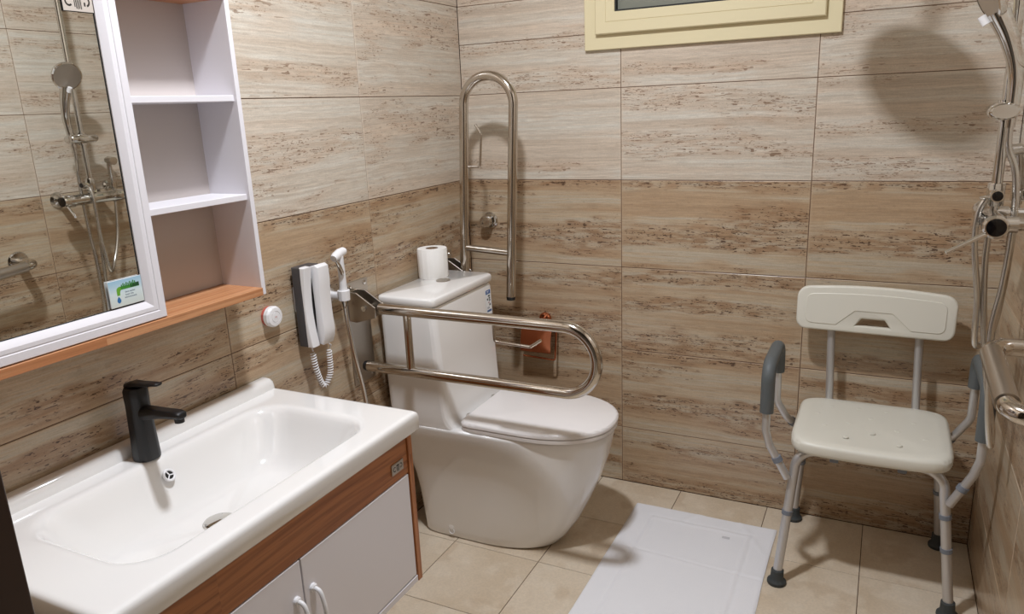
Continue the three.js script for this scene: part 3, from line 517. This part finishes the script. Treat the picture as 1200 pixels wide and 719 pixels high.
{
  const t = thing('bidet_sprayer', 'white handheld bidet sprayer on a wall holder with chrome hose', 'bidet sprayer', [0, 0.876, 0.826]);
  mesh('holder', merge([lathe([[0, 0], [0.02, 0], [0.02, 0.006], [0.0125, 0.012], [0.0125, 0.045], [0, 0.045]], V(0, 0, 0), V(1, 0, 0), 28), lathe([[0.0095, -0.015], [0.0165, -0.013], [0.0175, 0.015], [0.0115, 0.016], [0.0095, -0.015]], V(0.054, 0.002, 0), V(0.02, 1, 0), 28)]), M.plasticWhite, t);
  mesh('handle', merge([sweep([V(0.054, 0.012, 0), V(0.0545, 0.03, 0), V(0.0555, 0.07, 0.002), V(0.056, 0.1, 0.005), V(0.056, 0.118, 0.007)], (u) => 0.0125 - 0.0025 * Math.sin(u * 3.1), 20), sweep([V(0.053, 0.126, -0.022), V(0.0535, 0.126, -0.016), V(0.056, 0.124, 0.004), V(0.058, 0.118, 0.024), V(0.059, 0.114, 0.034)], (u) => 0.0085 + 0.0045 * Math.sin(u * 2.8), 20)]), M.plasticWhite, t);
  mesh('trigger', sweep([V(0.063, 0.106, 0.028), V(0.067, 0.094, 0.024), V(0.067, 0.074, 0.014), V(0.065, 0.066, 0.010)], (u) => 0.0042 + 0.002 * Math.sin(u * 3.1), 12), M.chrome, t);
  mesh('hose_nut', lathe([[0, -0.034], [0.007, -0.034], [0.0095, -0.018], [0.0095, -0.014], [0, -0.014]], V(0.054, 0, 0), V(0, 1, 0), 20), M.chrome, t);
  mesh('hose', hose([V(0.054, -0.03, 0), V(0.054, -0.07, -0.003), V(0.055, -0.18, -0.018), V(0.056, -0.32, -0.045), V(0.06, -0.46, -0.04), V(0.05, -0.56, 0.01), V(0.035, -0.5, 0.06), V(0.03, -0.45, 0.07)], 0.0074), M.flex, t);
  mesh('angle_valve', merge([lathe([[0, 0], [0.022, 0], [0.02, 0.006], [0.01, 0.008], [0.01, 0.04], [0, 0.04]], V(0, -0.44, 0.07), V(1, 0, 0), 24), rod(V(0.03, -0.455, 0.07), V(0.03, -0.44, 0.07), 0.009)]), M.chrome, t);
}

// ------------------------------------------------------------------ shower on the right wall
{
  const t = thing('shower_column', 'chrome shower mixer with riser rail, hand shower and overhead shower', 'shower', [0, 0, 0]);
  const mx = 1.610, my = 1.096, rz = 0.54;
  mesh('mixer_body', merge([lathe([[0, 0], [0.020, 0.001], [0.024, 0.006], [0.024, 0.05], [0.0215, 0.054], [0.0215, 0.21], [0.024, 0.214], [0.024, 0.252], [0.02, 0.257], [0, 0.258]], V(mx, my, 0.412), V(0, 0, 1), 40)]), M.chrome, t);
  for (const z of [0.462, 0.618]) mesh('wall_union', merge([lathe([[0, 0], [0.031, 0], [0.031, 0.004], [0.024, 0.014], [0.013, 0.018], [0.013, 0.07], [0, 0.07]], V(W, my, z), V(-1, 0, 0), 32), new THREE.CylinderGeometry(0.0185, 0.0185, 0.022, 6).rotateZ(Math.PI / 2).translate(W - 0.075, my, z)]), M.chrome, t);
  mesh('end_cap', lathe([[0.0, 0], [0.017, 0], [0.018, 0.003], [0, 0.005]], V(mx, my, 0.670), V(0, 0, 1), 32), M.blackGloss, t);
  mesh('mixer_lever', sweep([V(mx - 0.014, my - 0.014, 0.662), V(mx - 0.03, my - 0.022, 0.668), V(mx - 0.085, my - 0.052, 0.685)], (u) => 0.0062 - 0.0022 * u, 14), M.chrome, t);
  mesh('riser_pipe', sweep(bent([V(mx + 0.006, my + 0.02, rz), V(mx + 0.006, 2.06, rz), V(1.245, 1.93, 0.43), V(1.245, 1.755, 0.43)], [0.12, 0.06], 0.01, 16), 0.0105, 20), M.chrome, t);
  mesh('diverter', merge([lathe([[0, -0.024], [0.016, -0.024], [0.017, -0.02], [0.017, 0.02], [0.016, 0.024], [0, 0.024]], V(mx + 0.006, my + 0.052, rz), V(0, 1, 0), 28), lathe([[0, 0], [0.0125, 0], [0.0135, 0.022], [0.0125, 0.026], [0, 0.026]], V(mx + 0.006, my + 0.052, rz + 0.012), V(0, 0, 1), 24)]), M.chrome, t);
  mesh('diverter_cap', lathe([[0, 0], [0.0105, 0], [0.009, 0.002], [0, 0.0025]], V(mx + 0.006, my + 0.052, rz + 0.038), V(0, 0, 1), 24), M.blackGloss, t);
  mesh('diverter_lever', sweep([V(mx - 0.006, my + 0.05, rz + 0.03), V(mx - 0.026, my + 0.047, rz + 0.03)], (u) => 0.005 - 0.0018 * u, 12), M.chrome, t);
  for (const y of [1.91]) mesh('riser_bracket', merge([rod(V(W, y, rz), V(mx + 0.006, y, rz), 0.008), lathe([[0, 0], [0.024, 0], [0.022, 0.006], [0, 0.008]], V(W, y, rz), V(-1, 0, 0), 28), rod(V(mx + 0.006, y - 0.014, rz), V(mx + 0.006, y + 0.014, rz), 0.014)]), M.chrome, t);
  mesh('slider', merge([lathe([[0, -0.06], [0.013, -0.06], [0.016, -0.055], [0.018, 0], [0.017, 0.045], [0.014, 0.05], [0, 0.05]], V(0, 0, 0), V(0, 0, 1), 32).scale(1.65, 1, 1).translate(mx - 0.002, 1.322, rz + 0.012), rod(V(mx + 0.006, 1.300, rz), V(mx + 0.006, 1.344, rz), 0.0165)]), M.chrome, t);
  const hp = [V(mx + 0.012, 1.29, rz + 0.034), V(mx + 0.012, 1.322, rz + 0.038), V(mx + 0.009, 1.40, rz + 0.046), V(mx - 0.008, 1.46, rz + 0.05), V(mx - 0.034, 1.515, rz + 0.052)];
  mesh('hand_shower', merge([sweep(spline(hp, 40), (u) => u < 0.12 ? 0.0095 : 0.012 + 0.010 * u * u, 20), lathe([[0, -0.022], [0.03, -0.016], [0.05, -0.004], [0.0525, 0.004], [0.0515, 0.01], [0.047, 0.011]], V(mx - 0.048, 1.55, rz + 0.053), V(-0.88, -0.38, 0.25), 40)]), M.chrome, t);
  mesh('spray_face', lathe([[0.047, 0.0105], [0.0, 0.0125]], V(mx - 0.048, 1.55, rz + 0.053), V(-0.88, -0.38, 0.25), 40), M.satin, t);
  mesh('spray_selector', sweep([V(mx - 0.062, 1.508, rz + 0.056), V(mx - 0.052, 1.492, rz + 0.057)], 0.008, 12), M.plasticWhite, t);
  mesh('overhead_shower', lathe([[0, 0.03], [0.018, 0.03], [0.02, 0.012], [0.092, 0.006], [0.106, 0.002], [0.106, -0.004], [0.098, -0.006], [0, -0.006]], V(1.245, 1.742, 0.43), V(0.05, 1, 0.30), 56), M.chrome, t);
  mesh('hose', hose([V(mx + 0.012, 1.29, rz + 0.034), V(mx + 0.015, 1.25, rz + 0.032), V(1.643, 1.20, 0.565), V(1.652, 1.11, 0.56), V(1.648, 0.96, 0.56), V(1.638, 0.85, 0.56), V(1.648, 0.70, 0.555), V(1.66, 0.60, 0.552), V(1.667, 0.568, 0.545), V(1.668, 0.60, 0.535), V(1.645, 0.72, 0.535), V(1.622, 0.88, 0.54), V(1.612, 1.0, 0.54), V(1.612, 1.075, 0.54)], 0.0074), M.flex, t);
}
{
  const t = thing('hygiene_spray', 'chrome hygiene spray hanging beside the shower mixer', 'spray', [0, 0, 0]);
  mesh('holder', merge([lathe([[0, 0], [0.02, 0], [0.018, 0.006], [0.01, 0.01], [0.01, 0.035], [0, 0.035]], V(W, 1.13, 0.402), V(-1, 0, 0), 24), lathe([[0.010, -0.014], [0.015, -0.012], [0.015, 0.012], [0.010, 0.014]], V(W - 0.042, 1.13, 0.402), V(0, 1, 0), 24)]), M.chrome, t);
  mesh('handle', merge([sweep([V(W - 0.042, 1.11, 0.402), V(W - 0.042, 1.15, 0.402), V(W - 0.046, 1.2, 0.407), V(W - 0.05, 1.225, 0.409)], 0.0095, 16), sweep([V(W - 0.038, 1.231, 0.407), V(W - 0.05, 1.233, 0.409), V(W - 0.085, 1.228, 0.412)], (u) => 0.012 + 0.004 * u, 18)]), M.chrome, t);
  mesh('hose', hose([V(W - 0.042, 1.115, 0.402), V(W - 0.042, 1.07, 0.404), V(W - 0.05, 0.92, 0.43), V(W - 0.07, 0.82, 0.48), V(W - 0.10, 0.80, 0.52), V(W - 0.112, 0.92, 0.545), V(W - 0.132, 1.06, 0.56), V(W - 0.128, 1.12, 0.56), V(W - 0.118, 1.142, 0.56)], 0.0072), M.flex, t);
}
{
  const t = thing('grab_rail', 'short chrome grab rail on the shower wall beside the shower chair', 'grab rail', [0, 0, 0]);
  mesh('rail', sweep(bent([V(W, 0.890, 0.812), V(1.606, 0.890, 0.812), V(1.612, 0.862, 1.10), V(W, 0.862, 1.10)], 0.038, 0.01, 14), 0.0170, 24), M.steel, t);
  mesh('grip_sleeve', sweep([V(1.6068, 0.8863, 0.850), V(1.6112, 0.8657, 1.060)], 0.0196, 28), M.satin, t).userData.label = 'brushed steel grip';
  for (const [y, z] of [[0.89, 0.812], [0.862, 1.10]]) mesh('flange', lathe([[0, 0], [0.039, 0], [0.039, 0.003], [0.034, 0.008], [0.018, 0.0095], [0, 0.0095]], V(W, y, z), V(-1, 0, 0), 36), M.chrome, t);
}

// ------------------------------------------------------------------ shower chair
{
  const t = thing('shower_chair', 'white plastic shower chair with grey armrests and aluminium legs', 'chair', [0, 0, 0]);
  const cx = 1.4175, sw = 0.199, z0 = 0.084, z1 = 0.440, dy = 0.012;
  // seat: rounded slab, dished, with a rolled front
  const rr = (a, b, cz, y, n = 7, N = 96) => { const r = []; for (let k = 0; k < N; k++) { const q = k / N * Math.PI * 2, c = Math.cos(q), s = Math.sin(q), xx = a * Math.sign(c) * Math.pow(Math.abs(c), 2 / n), zz = b * Math.sign(s) * Math.pow(Math.abs(s), 2 / n); r.push(V(cx + xx, y + dy - (zz > b * 0.75 ? 0.006 * ((zz / b - 0.75) / 0.25) * (1 - (xx / a) ** 2 * 0.8) : 0), cz - 0 + zz)); } return r; };
  const zc = (z0 + z1) / 2, zb = (z1 - z0) / 2;
  mesh('seat', loft([rr(sw - 0.012, zb - 0.012, zc, 0.413), rr(sw - 0.003, zb - 0.003, zc, 0.416), rr(sw, zb, zc, 0.424), rr(sw, zb, zc, 0.440), rr(sw - 0.003, zb - 0.003, zc, 0.447), rr(sw - 0.012, zb - 0.012, zc, 0.4515), rr(sw - 0.035, zb - 0.035, zc, 0.451), rr(sw * 0.5, zb * 0.5, zc, 0.4485)].map(r => r.slice().reverse()), true, true, 0.9), M.plasticIvory, t);
  for (const [u, v] of [[-0.55, -0.62], [-0.18, -0.66], [0.2, -0.66], [-0.72, -0.25], [0, -0.3], [0.55, -0.34], [-0.6, 0.2], [-0.28, -0.02], [0.34, 0.06], [0.03, 0.28], [0.68, 0.26], [-0.3, 0.55], [0.36, 0.6]])
    mesh('grip_stud', lathe([[0, 0.0012], [0.004, 0.001], [0.0075, 0.0002], [0.008, -0.003]], V(cx + u * sw, 0.4487 + 0.0025 * Math.min(1, Math.max(0, (Math.max(Math.abs(u), Math.abs(v)) - 0.5) / 0.33)) + dy, zc + v * zb), V(0, 1, 0), 14), M.plasticIvory, t);
  // backrest
  const plate = (dx, dy, hole) => {
    const s = new THREE.Shape(), w = 0.211 - dx, h = 0.064 - dy, r = 0.03 - dx * 0.5; const top = (x) => h + 0.012 * (1 - (x / w) ** 2);
    s.moveTo(-w + r, -h); s.lineTo(w - r, -h); s.quadraticCurveTo(w, -h, w, -h + r); s.lineTo(w + 0.001, h - r); s.quadraticCurveTo(w, h - 0.001, w - r, top(w - r));
    for (let k = 1; k < 16; k++) { const x = (w - r) * (1 - k / 8); s.lineTo(x, top(x)); } s.lineTo(-w + r, top(w - r)); s.quadraticCurveTo(-w, h - 0.001, -w - 0.001, h - r); s.lineTo(-w, -h + r); s.quadraticCurveTo(-w, -h, -w + r, -h);
    if (hole === 1) { const q = new THREE.Path(); q.moveTo(-0.054, -0.046); q.lineTo(-0.037, -0.0185); q.quadraticCurveTo(-0.034, -0.014, -0.029, -0.014); q.lineTo(0.029, -0.014); q.quadraticCurveTo(0.034, -0.014, 0.037, -0.0185); q.lineTo(0.054, -0.046); q.closePath(); s.holes.push(q); }
    return s;
  };
  const b = mesh('backrest', toCreasedNormals(new THREE.ExtrudeGeometry(plate(0.006, 0.006, 1), { depth: 0.012, bevelEnabled: true, bevelThickness: 0.007, bevelSize: 0.006, bevelSegments: 4, curveSegments: 10 }), 0.6), M.plasticIvory, t);
  b.position.set(1.400, 0.745, 0.085); b.rotation.set(-0.10, 0, -0.012);
  const inset = new THREE.Shape(); { const w = 0.184, y0 = -0.042, y1 = 0.042, r = 0.02; inset.moveTo(-w + r, y0); inset.lineTo(-0.1, y0); inset.lineTo(-0.05, 0.004); inset.lineTo(0.05, 0.004); inset.lineTo(0.1, y0); inset.lineTo(w - r, y0); inset.quadraticCurveTo(w, y0, w, y0 + r); inset.lineTo(w, y1 - r); inset.quadraticCurveTo(w, y1, w - r, y1 + 0.003); inset.quadraticCurveTo(0, y1 + 0.017, -w + r, y1 + 0.003); inset.quadraticCurveTo(-w, y1, -w, y1 - r); inset.lineTo(-w, y0 + r); inset.quadraticCurveTo(-w, y0, -w + r, y0); }
  mesh('raised_panel', toCreasedNormals(new THREE.ExtrudeGeometry(inset, { depth: 0.0005, bevelEnabled: true, bevelThickness: 0.0022, bevelSize: 0.0018, bevelSegments: 2, curveSegments: 10 }).translate(0, 0, 0.0185), 0.4), M.plasticIvory, b);
  for (const x of [1.287, 1.523]) mesh('back_support', sweep(bent([V(x + 0.012, 0.408, 0.2), V(x + 0.012, 0.408, 0.086), V(x, 0.72, 0.074)], 0.03, 0.01, 8), 0.0112, 16), M.alu, t);
  // legs, feet, collars
  const legs = [[1.207, 0.425, 1.240, 0.402], [1.212, 0.045, 1.238, 0.105], [1.641, 0.402, 1.595, 0.402], [1.634, 0.048, 1.597, 0.105]];
  for (const [fx, fz, tx, tz] of legs) {
    const s = Math.sign(cx - tx), foot = V(fx, 0.03, fz), top = V(tx, 0.416, tz), d = top.clone().sub(foot);
    mesh('leg', sweep(bent([foot, top, V(tx + s * 0.1, 0.418, tz - (fz > 0.2 ? 0.02 : 0))], 0.05, 0.01, 12), 0.0128, 18), M.alu, t);
    for (const f of fx < cx ? [0.5] : [0.42, 0.67]) { const p = foot.clone().addScaledVector(d, f), q = foot.clone().addScaledVector(d, f + 0.032); mesh('collar', rod(p, q, 0.0150), M.collar, t); }
    mesh('rubber_foot', lathe([[0, 0], [0.0255, 0], [0.027, 0.004], [0.0265, 0.010], [0.0205, 0.016], [0.0185, 0.022], [0.0175, 0.044], [0.015, 0.047], [0, 0.047]], V(fx, 0, fz), V((tx - fx) * 0.3, 0.4, (tz - fz) * 0.1), 24), M.rubber, t);
  }
  for (const z of [0.105, 0.382]) mesh('cross_bar', rod(V(1.33, 0.418, z), V(1.50, 0.418, z), 0.0105), M.alu, t);
  for (const x of [1.335, 1.50]) mesh('seat_bracket', rbox(x - 0.011, x + 0.011, 0.404, 0.424, 0.34, 0.42, 0.003), M.collar, t);
  for (const [s, ax] of [[1, 1.156], [-1, 1.668]]) {
    const lx = s > 0 ? 1.220 : 1.612, mxx = ax + s * 0.012, fz = 0.425, bz = s > 0 ? 0.205 : 0.16;
    const pts = [V(lx, 0.340, fz), V(mxx, 0.432, fz), V(ax, 0.475, fz), V(ax, 0.662, fz - 0.004), V(ax, 0.662, bz), V(ax, 0.475, bz - 0.01), V(mxx + s * 0.02, 0.42, bz - 0.015), V(lx + s * 0.012, 0.36, 0.118)];
    mesh('arm_tube', sweep(bent(pts, [0.05, 0.05, 0.045, 0.045, 0.05, 0.05], 0.01, 10), 0.0108, 16), M.alu, t);
    const gp = bent([V(ax, 0.528, fz - 0.001), pts[3], pts[4], V(ax, 0.572, bz - 0.003)], [0.045, 0.045], 0.01, 12);
    mesh('arm_grip', sweep(gp, 0.0185, 20), M.grip, t);
    for (const f of [0.5]) { const a = pts[0].clone().lerp(pts[1], f), c = pts[0].clone().lerp(pts[1], f + 0.14); mesh('collar', rod(a, c, 0.0138), M.collar, t); const e = pts[7].clone().lerp(pts[6], f + 0.1), g = pts[7].clone().lerp(pts[6], f + 0.25); mesh('collar', rod(e, g, 0.0138), M.collar, t); }
  }
}

// ------------------------------------------------------------------ bath mat
{
  const t = thing('bath_mat', 'white terry bath mat lying flat on the floor tiles', 'bath mat', [0, 0, 0]);
  const x0 = 0.702, x1 = 1.172, z0 = 0.143, z1 = 0.86, NX = 100, NZ = 150; const pos = [], uv = [], idx = [];
  const groove = (d, c, w) => Math.exp(-(((d - c) / w) ** 2));
  for (let j = 0; j <= NZ; j++) for (let i = 0; i <= NX; i++) {
    const u = i / NX, v = j / NZ, wob = 0.003 * (vnoise(v * 6, 3) - 0.5), x = x0 + (x1 - x0) * u + wob * (1 - u) + 0.003 * (vnoise(v * 5, 9) - 0.5) * u, z = z0 + (z1 - z0) * v + 0.004 * (vnoise(u * 5, 20) - 0.5) * (1 - v);
    const e = Math.min(x - x0, x1 - x, z - z0, z1 - z), e2 = Math.min(x - x0, x1 - x, z - z0, 10);
    let y = 0.0055 + 0.0016 * (vnoise(x * 9, z * 9 + 4) - 0.5) * 2;
    y += 0.0022 * groove(e2, 0.078, 0.007) - 0.0014 * groove(e2, 0.066, 0.006); y += -0.0024 * groove(z - 0.25 * (x - x0) * 0.2, 0.415, 0.005) + 0.0014 * groove(z, 0.43, 0.012);
    y += 0.0018 * groove(x + 0.4 * z, 0.98 + 0.02 * Math.sin(z * 20), 0.012) * sm(0.3, 0.2, z) + 0.0016 * groove(x - 0.6 * z, 0.97, 0.011) * sm(0.36, 0.26, z);
    y *= sm(-0.004, 0.006, e); pos.push(x, Math.max(0.0006, y), z); uv.push(x, z);
  }
  for (let j = 0; j < NZ; j++) for (let i = 0; i < NX; i++) { const a = j * (NX + 1) + i, b = a + 1, c = a + NX + 1, d = c + 1; idx.push(a, c, b, b, c, d); }
  const g = new THREE.BufferGeometry(); g.setAttribute('position', new THREE.Float32BufferAttribute(pos, 3)); g.setAttribute('uv', new THREE.Float32BufferAttribute(uv, 2)); g.setIndex(idx); g.computeVertexNormals();
  mesh('terry_cloth', g, M.cotton, t);
  mesh('woven_mark', rbox(-0.012, 0.012, 0, 0.0006, -0.006, 0.006, 0.0002), std({ color: srgb(206, 206, 210), roughness: 1 }), t).position.set(1.03, 0.0062, 0.255);
}

scene.traverse(o => { if (o.isMesh) { o.castShadow = true; o.receiveShadow = true; } });
renderer.render(scene, camera);
